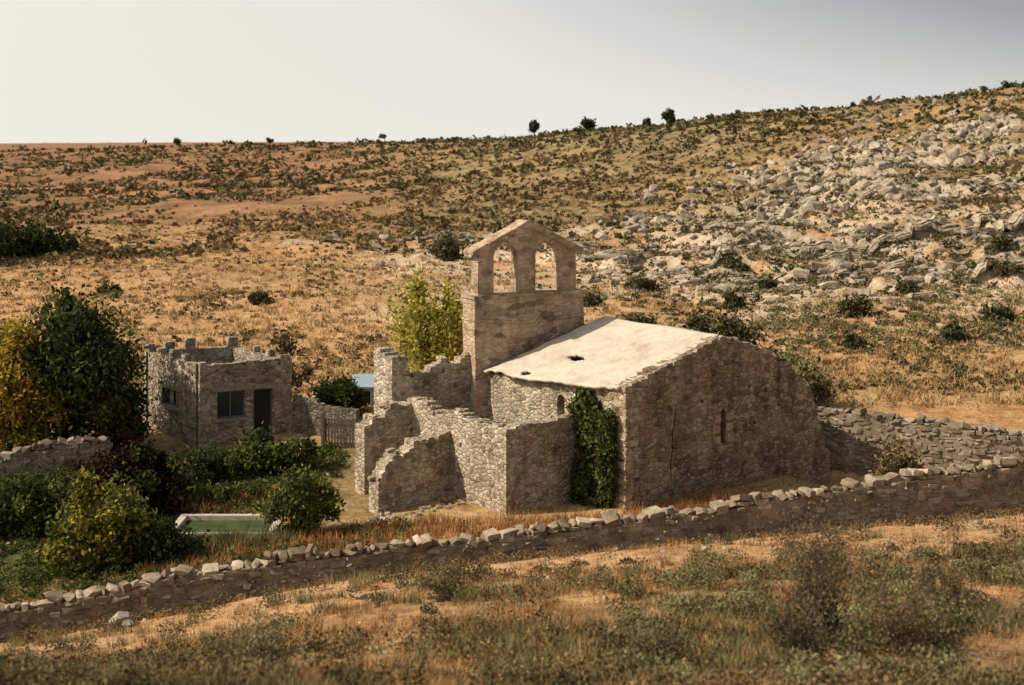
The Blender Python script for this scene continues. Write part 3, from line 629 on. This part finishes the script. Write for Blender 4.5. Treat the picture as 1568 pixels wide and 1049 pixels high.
for (x,y,w,h) in ((25,104,1.7,1.3),(34,100,1.4,1.0),(9,101,1.5,1.1),(13.5,104,1.1,.9),(21,118,1.1,.9),(40,116,1.5,1.1),(31,112,1.2,.8),(17,110,1.2,1.0),(29,94,1.3,1.0),(38,96,1.2,1.0),(22,92,1.0,.8),(-20,112,1.2,.8),(6,112,1.2,1),(45,108,1.6,1.1),(11,120,1.4,1.2),(-34,120,1.4,1),(43,125,1.6,1.2),(20,128,1.4,1.2)):
    tree('juniper_bush',x,y,[(0,0,h*.5,w*.6,w*.5,h*.55),(w*.4,0,h*.4,w*.45,w*.4,h*.45)],800,.15,ML_scrub,.06,.3,1,14,None,(ML_dgreen,300))
def skyline(u_):
    t=(u_-784)/2178; yy=np.linspace(180,800,400); el_=(Hf(t*yy,yy)-15.3)/yy; return float(yy[int(np.argmax(el_))])
for (u_,h,w,lift) in ((818,22,14,1),(900,20,15,1),(990,14,9,1),(1023,22,20,.6),(1130,8,9,0),(1365,9,14,0),(270,11,9,.3),(413,9,10,0),(350,8,22,0),(550,7,24,0),(882,9,18,0),(1090,8,18,0),(1305,9,4,.2),(380,7,12,0),(1180,6,9,0),(30,5,22,0),(640,5,12,0),(1545,10,26,0),(200,4,20,0),(700,5,16,0)):
    yy_=skyline(u_)-2; k_=yy_/2178; x=(u_-784)*k_; h*=k_*1.1; w*=k_*1.15
    tree('holm_oak',x,yy_,[(0,0,h*(.55+.08*lift),w*.42,w*.42,h*.34),(w*.12,0,h*(.42+.08*lift),w*.4,w*.4,h*.28)],560,.11*h+.06,ML_dgreen,.05*h,.26,1,16)
e=empty('pine_grove',(-54,147,2)); a=Acc(); b=Acc()
for i in range(30):
    x=random.uniform(-68,-48.5); y=random.uniform(143,155); z=float(Hf(x,y)); h=random.uniform(3.0,3.8)*(1 if x<-51 else .75)
    crown(a,[(x,y,z+h*.5,1.4,1.4,h*.5)],420,.28,.32,1,14); b.add(*cone((x,y,z-.2),(x,y,z+h*.8),.13,.04,6))
a.obj('grove_foliage',ML_dgreen,False,e); b.obj('grove_trunks',M_bark,False,e)
e=empty('ivy',(3.9,59.3,0)); a=Acc(); n=11000
Ls=rng.uniform(.3,3.4,n); zz=rng.uniform(-.1,4.7,n)
lim=np.interp(zz,[0,1.5,3,3.9,4.6],[1.0,1.0,.9,.7,.15]); keep=(np.abs(Ls-1.95)+.9*(fbm(Ls*1.6,zz*1.1,3,81)-.5)*2)<1.6*lim
Ls=Ls[keep]; zz=zz[keep]; th_=np.abs(rng.normal(size=len(Ls)))*.16+.95*np.clip(fbm(Ls*1.3,zz*1.3,3,83)-.25,0,1)*(1.15-zz/6)
C3=np.stack([A[0]+dn[0]*Ls-dg_[0]*th_,A[1]+dn[1]*Ls-dg_[1]*th_,zz],1); a.add(*leaves(C3,.10,.7)); a.obj('ivy_leaves',m_leaf('ivy_leaf',[(.03,.045,.014),(.075,.10,.03),(.18,.18,.055)],.2,1.6,.45,1.4),False,e)
a=Acc()
for i in range(9):
    p=A+dn*(1.2+.2*i)-dg_*.05; q=A+dn*random.uniform(1,2.9)-dg_*.05; a.add(*cone((*p,-.2),(*q,random.uniform(2,4.2)),.03,.01,5))
a.obj('ivy_stems',M_bark,False,e)

def samp(n,y0,y1,t0,t1,mask=None,logu=True):
    y=y0*np.exp(rng.random(n)*math.log(y1/y0)) if logu else rng.uniform(y0,y1,n)
    x=rng.uniform(t0,t1,n)*y
    if mask is not None:
        k=rng.random(n)<mask(x,y); x=x[k];y=y[k]
    return x,y
def inbuild(x,y):
    m=np.zeros(len(x),bool)
    m|=(x>-8)&(x<15.5)&(y>57.3+np.maximum(0,x-4.67)*.7)&(y<74)&~((x>4.67+0)&(y<58.5+(x-4.67)*.76-.3))
    m|=(x>-19.5)&(x<-10.5)&(y>69.2)&(y<78)
    m|=(x>-14.3)&(x<-9.3)&(y>56.7)&(y<60.5)
    m|=np.abs(y-wally(x))<.5
    return m
def bushes(name,x,y,r,h,k,ls,mat,asp=.55):
    z=Hf(x,y); n=len(x); r=np.broadcast_to(r,(n,)); h=np.broadcast_to(h,(n,)); ls=np.broadcast_to(ls,(n,))
    u=rand_unit(n*k)*(rng.random((n*k,1))**.4); u[:,2]=np.abs(u[:,2])
    C_=np.repeat(np.stack([x,y,z],1),k,0)+u*np.stack([np.repeat(r,k)]*2+[np.repeat(h,k)],1)
    a=Acc(); a.add(*leaves(C_,np.repeat(ls,k),asp)); return a.obj(name,mat)
def tufts(name,x,y,h,spread,k,w,mat,lean=.35):
    z=Hf(x,y); n=len(x); h=np.broadcast_to(h,(n,)); B=np.repeat(np.stack([x,y,z-.03],1),k,0); B[:,:2]+=rng.normal(size=(n*k,2))*spread
    a=Acc(); a.add(*blades(B,np.repeat(h,k),w,lean)); return a.obj(name,mat)
patchy=lambda x,y:np.clip((fbm(x/24,y/30,4,91)-.42)*6,0,1)
band=lambda x,y:ss(x/y,-.16,-.04)*(1-ss(x/y,.2,.3))*patchy(x,y)
cl=lambda x,y:np.clip((fbm(x/20,y/26,4,91)-.45)*5,0,1)*np.clip((fbm(x/5,y/6,2,92)-.3)*3,.1,1)
x,y=samp(46000,144,720,-.45,.45,lambda x,y:np.clip(cl(x,y)+.03+.4*band(x,y),0,1)*(1-.3*rockmask(x,y)))
sz=rng.lognormal(-.1,.6,len(x)); bushes('distant_scrub',x,y,(.18+y/800)*sz,(.2+y/1300)*sz,6,(.12+y/1200)*sz**.5,ML_scrub,.7)
x,y=samp(22000,140,560,-.45,.45,lambda x,y:np.clip((fbm(x/15,y/22,4,95)-.42)*4,.04,1))
sz=rng.lognormal(-.1,.5,len(x)); bushes('distant_brown_scrub',x,y,(.18+y/800)*sz,(.2+y/1300)*sz,6,(.12+y/1200)*sz**.5,ML_scrubb,.7)
x,y=samp(7000,78,190,-.45,.45,lambda x,y:np.clip((fbm(x/9,y/12,4,101)-.45)*5,0.03,1)*np.where(x/y>-.02,1,.5)*(1-.5*palemask(x,y)))
k=~inbuild(x,y); x=x[k];y=y[k]; sz=rng.lognormal(-.1,.4,len(x)); bushes('hillside_scrub',x,y,.38*sz,.32*sz,22,.12,ML_scrub,.65)
x,y=samp(4200,112,215,.04,.45,lambda x,y:rockmask(x,y)*.9)
sz=rng.lognormal(0,.4,len(x)); bushes('outcrop_scrub',x,y,.5*sz,.5*sz,16,.17,ML_scrub,.65)
x,y=samp(7500,77,200,-.45,.45,lambda x,y:np.clip((fbm(x/8,y/9,3,104)-.3)*2.5,0.1,1)*(1-.5*palemask(x,y)))
k=~inbuild(x,y); x=x[k];y=y[k]; sz=rng.lognormal(-.2,.4,len(x)); bushes('hillside_herbs',x,y,.36*sz,.26*sz,18,.11,ML_scrubb,.6)
x,y=samp(2000,78,135,.02,.45,lambda x,y:np.clip((fbm(x/7,y/8,3,107)-.4)*3,0,1))
bushes('hillside_green_shrubs',x,y,rng.uniform(.3,.9,len(x)),rng.uniform(.25,.6,len(x)),36,.13,ML_sage)
x,y=samp(15000,74,220,-.45,.45,lambda x,y:1-.8*np.clip(rockmask(x,y),0,1)); k=~inbuild(x,y)
tufts('hillside_dry_grass',x[k],y[k],.38,.2,9,.05,ML_straw,.5)
# rocks
a=Acc(); x,y=samp(40000,104,228,-.1,.45,lambda x,y:np.clip(rockmask(x,y)*1.0-.06,0,1)*np.clip((fbm(x/6,y/4,3,111)-.44)*6,.03,1)); z=Hf(x,y)
for i in range(min(len(x),8000)):
    up=float(ss(y[i],138,160)); k=random.lognormvariate(-1.1+.25*up,.6)*(.6+min(y[i],190)/320); k=min(k,1.6); stone(a,PR_ROCK if random.random()<.8 else PR_BLOCK,(x[i],y[i],z[i]+k*.12),(k*random.uniform(1,2.3-.9*up),k*random.uniform(.7,1.1),k*random.uniform(.45,.7+.6*up)),random.gauss(0,.4),.14+.22*up)
a.obj('limestone_outcrop',M_lime)
a=Acc()
def ledge(xa,xb,yc,hmax,seed,ov=.3):
    n=int((xb-xa)/.3); xs=np.linspace(xa,xb,n+1); q=(xs-xa)/(xb-xa)
    blk=np.floor(xs/1.7+2*fbm(xs/4,xs*0+seed,2,116)); bj=_hash(blk+900,blk*0+int(seed*10)+50,118)
    yb=yc+(fbm(xs/16,xs*0+seed,3,117)-.5)*4.5+(bj-.5)*1.1+(fbm(xs/.5,xs*0+seed*5,2,120)-.5)*.5
    zg=Hf(xs,yb+.4); gap=ss(fbm(xs/4.5,xs*0+seed*7,3,122),.42,.54)
    hv=hmax*np.clip(np.sin(q*math.pi)*2.2,0,1)*(.45+.5*bj+.3*fbm(xs/1.2,xs*0+seed,2,119))*gap
    sec=[(-.05,-.8),(0,.02),(.18,.10),(.14,.40),(-ov,.46),(-ov*.9,.80),(.12,.86),(.08,1.0),(1.0,1.02),(2.2,.7),(3.2,-.4)]
    V=[]
    for (dy,dz) in sec:
        jy=(fbm(xs/.7,xs*0+dz*9+seed,2,121)-.5)*.25; V.append(np.stack([xs,yb+dy*np.clip(hv,.2,2)+jy,zg-.12+dz*hv+(fbm(xs/.9,xs*0+dz*5,2,124)-.5)*.08],1))
    V=np.stack(V,1); m=len(sec); ii=np.arange((n+1)*m).reshape(n+1,m)
    F=np.stack([ii[:-1,:-1],ii[1:,:-1],ii[1:,1:],ii[:-1,1:]],-1).reshape(-1,4)
    a.add(V.reshape(-1,3),F)
for i,(xa,xb,yc,hm) in enumerate(((26,62,127,1.7),(30,60,121,1.1),(24,64,133,1.3),(14,34,130,.9),(34,60,115,1.0),(10,30,142,.9),(34,66,140,1.1),(18,46,148,1.0),(40,70,152,1.0),(8,24,124,.7),(26,44,108,.6),(0,18,134,.7),(44,74,163,1.1),(22,46,158,.9),(-13,-3,150,.8),(-27,-17,149,.9),(4,16,145,.8),(36,58,104,.6),(28,50,172,1.0))):
    ledge(xa,xb,yc,hm,i*1.7+.3)
a.obj('limestone_ledges',M_strata)
a=Acc()
x,y=samp(2600,22,125,-.45,.45,lambda x,y:.75+0*x); k=~inbuild(x,y); x=x[k];y=y[k];z=Hf(x,y)
for i in range(len(x)):
    k=min(random.lognormvariate(-2.7,.5)*(1+y[i]/90),.45); stone(a,PR_PEB,(x[i],y[i],z[i]+k*.05),(k*1.3,k,k*.6),random.random()*3,.3)
for (xx,yy_,k) in ((-12.2,44.3,.8),(-11.9,43.9,.4),(-4.3,40.6,.32),(-3.7,40.3,.2),(7.2,50.2,.3),(12.7,52.4,.45),(13.2,52.6,.6),(12.2,52.7,.4)):
    stone(a,PR_ROCK,(xx,yy_,float(Hf(xx,yy_))+k*.2),(k*1.3,k,k*.7),random.random()*3,.15)
a.obj('scattered_stones',M_lime)
def fgm(x,y): return np.clip(1-.8*baremask(x,y),.1,1)*np.clip((fbm(x/2.6,y/2.6,3,121)-.25)*2.2,.12,1)
x,y=samp(6500,21,54,-.45,.45,fgm); k=~inbuild(x,y); x=x[k];y=y[k]
tufts('foreground_dry_grass',x,y,rng.uniform(.12,.34,len(x)),.09,15,.012,ML_straw,.38)
x,y=samp(8500,21,54,-.45,.45,fgm); k=~inbuild(x,y); x=x[k];y=y[k]
tufts('foreground_rusty_grass',x,y,rng.uniform(.1,.28,len(x)),.1,15,.013,ML_rust,.38)
x,y=samp(3800,21,50,-.45,.45,lambda x,y:np.clip((fbm(x/4,y/3,3,125)-.44)*4,0,1)*(1-.7*baremask(x,y))); k=~inbuild(x,y); x=x[k];y=y[k]
tufts('foreground_sage_grass',x,y,rng.uniform(.2,.5,len(x)),.13,26,.014,ML_sage,.33)
x,y=samp(1500,21,53,-.45,.45,lambda x,y:np.clip((fbm(x/5,y/3,3,128)-.44)*4.5,0.03,1)); k=~inbuild(x,y); x=x[k];y=y[k]
bushes('foreground_scrub',x,y,rng.uniform(.2,.75,len(x)),rng.uniform(.15,.6,len(x)),150,.042,ML_scrubb)
x,y=samp(1300,21,53,-.45,.45,lambda x,y:np.clip((fbm(x/5,y/3,3,131)-.44)*4.5,0.03,1)); k=~inbuild(x,y); x=x[k];y=y[k]
bushes('foreground_olive_scrub',x,y,rng.uniform(.2,.75,len(x)),rng.uniform(.15,.6,len(x)),160,.042,ML_scrub)
x,y=samp(75,22,44,.08,.40,None)
bushes('foreground_green_shrubs',x,y,rng.uniform(.35,.8,75),rng.uniform(.3,.75,75),520,.04,ML_sage)
xs=rng.uniform(-22,24,420); ys_=wally(xs)-rng.uniform(.6,2.4,420)
bushes('wall_foot_herbs',xs,ys_,rng.uniform(.15,.45,420),rng.uniform(.12,.42,420),80,.055,ML_scrubb)
x=rng.uniform(-25,-1,2600); y=rng.uniform(50,70,2600); k=(~inbuild(x,y))&(rng.random(2600)<greenmask(x,y)+.05); x=x[k];y=y[k]
bushes('garden_undergrowth',x,y,rng.uniform(.2,.6,len(x)),rng.uniform(.15,.5,len(x)),45,.085,ML_green)
x=rng.uniform(-14.5,-8.8,150); y=rng.uniform(55.6,57.0,150)
tufts('poolside_grass',x,y,rng.uniform(.4,.85,150),.16,26,.02,ML_sage,.3)
x=rng.uniform(-14,9,1900); y=rng.uniform(52.5,63,1900); k=~inbuild(x,y); x=x[k];y=y[k]
tufts('ruin_dry_grass',x,y,rng.uniform(.25,.65,len(x)),.15,18,.022,ML_rust,.3)
x=rng.uniform(8,26,700); y=rng.uniform(56,66,700); k=~inbuild(x,y); x=x[k];y=y[k]
tufts('yard_dry_grass',x,y,rng.uniform(.15,.35,len(x)),.15,14,.022,ML_straw,.35)
def twig(name,x,y,h,w,n,mat_l):
    z=float(Hf(x,y)); e=empty(name,(x,y,z)); a=Acc(); tips=[]
    for i in range(n):
        an=random.uniform(0,6.28); r=w*random.uniform(.2,1); p0=np.array([x+random.gauss(0,.12),y+random.gauss(0,.12),z-.1]); hh=h*random.uniform(.6,1.05); prev=p0
        for j in range(1,6):
            f=j/5; q=p0+np.array([math.cos(an)*r*f**1.3,math.sin(an)*r*f**1.3,hh*f])+rng.normal(size=3)*.04*h
            a.add(*cone(prev,q,.014*(1.15-f)+.003,.014*(1-f)+.003,4))
            if j>=2:
                for _ in range(3):
                    tq=q+np.array([random.gauss(0,.16),random.gauss(0,.16),abs(random.gauss(.12,.1))])*h*.5; a.add(*cone(q,tq,.006,.002,3)); tips.append(tq)
            prev=q
    a.obj('twigs',M_bark,False,e)
    T=np.repeat(np.array(tips),5,0); T=T+rng.normal(size=T.shape)*.05; a=Acc(); a.add(*leaves(T,.03)); a.obj('sparse_leaves',mat_l,False,e)
twig('thorny_shrub',6.3,29.0,2.5,1.2,52,ML_scrubb)
twig('thorny_shrub',7.6,27.5,1.5,1.0,34,ML_scrubb)
twig('thorny_shrub',5.4,26.8,1.3,.8,28,ML_scrub)
twig('thorny_shrub',-4.6,26.5,1.0,.7,24,ML_sage)
twig('thorny_shrub',9.6,31.5,1.1,.8,24,ML_scrub)
twig('thorny_shrub',-1.8,37.5,.9,.9,24,ML_scrub)
twig('thorny_shrub',3.0,27.0,.8,.8,24,ML_scrub)

# ------------------------------------------------------------ light, sky, camera
az=math.atan2(-.989,-.148); el=math.radians(40)
ts=Vector((math.sin(az)*math.cos(el),math.cos(az)*math.cos(el),math.sin(el)))
L=bpy.data.lights.new('sun','SUN'); L.energy=5.0; L.angle=math.radians(.53); L.color=(1,.89,.72)
so=bpy.data.objects.new('sun',L); so.rotation_euler=ts.to_track_quat('Z','Y').to_euler(); so.location=(-60,0,60); COL.objects.link(so)
w=bpy.data.worlds.new('World'); sc.world=w; w.use_nodes=True; nt=w.node_tree; nt.nodes.clear()
N=nt.nodes.new; LK=nt.links.new
sky=N('ShaderNodeTexSky'); sky.sky_type='NISHITA'; sky.sun_disc=False; sky.sun_elevation=el; sky.sun_rotation=az%(2*math.pi); sky.dust_density=2; sky.air_density=1.0; sky.ozone_density=1.0
hs=N('ShaderNodeHueSaturation'); hs.inputs['Saturation'].default_value=.3
bg=N('ShaderNodeBackground'); bg.inputs[1].default_value=.115
tc=N('ShaderNodeTexCoord'); sx=N('ShaderNodeSeparateXYZ'); LK(tc.outputs['Generated'],sx.inputs[0])
def rampn(inp,pts):
    r=N('ShaderNodeValToRGB'); e=r.color_ramp
    while len(e.elements)<len(pts): e.elements.new(.5)
    for q,(p,c) in zip(e.elements,pts): q.position=p; q.color=(*c,1)
    LK(inp,r.inputs[0]); return r.outputs[0]
def mth(op,a,b):
    m=N('ShaderNodeMath'); m.operation=op
    for i,v in enumerate((a,b)):
        if hasattr(v,'is_linked'): LK(v,m.inputs[i])
        else: m.inputs[i].default_value=v
    return m.outputs[0]
f=mth('ADD',mth('MULTIPLY',sx.outputs[0],mth('ADD',.18,mth('MULTIPLY',sx.outputs[2],4.0))),mth('ADD',.5,mth('MULTIPLY',sx.outputs[2],.9)))
hz=rampn(f,[(.40,(.88,.85,.77)),(.55,(.81,.79,.74)),(.63,(.64,.64,.62)),(.75,(.36,.38,.40))])
hb=N('ShaderNodeBackground'); LK(hz,hb.inputs[0]); hb.inputs[1].default_value=1.0
fac=rampn(sx.outputs[2],[(.0,(1,1,1)),(.12,(.95,.95,.95)),(.3,(0,0,0))])
ms=N('ShaderNodeMixShader'); wo=N('ShaderNodeOutputWorld')
LK(sky.outputs[0],hs.inputs['Color']); LK(hs.outputs[0],bg.inputs[0]); LK(fac,ms.inputs[0]); LK(bg.outputs[0],ms.inputs[1]); LK(hb.outputs[0],ms.inputs[2]); LK(ms.outputs[0],wo.inputs[0])
cam=bpy.data.cameras.new('camera'); cam.lens=50; cam.sensor_width=36; cam.shift_y=-.1974; cam.clip_end=9000; cam.clip_start=.5
cam.dof.use_dof=True; cam.dof.focus_distance=68; cam.dof.aperture_fstop=.8
co=bpy.data.objects.new('camera',cam); co.location=(0,0,15.3); co.rotation_euler=(math.radians(90),0,0); COL.objects.link(co); sc.camera=co
sc.view_settings.view_transform='Standard'; sc.view_settings.look='None'; sc.view_settings.exposure=0
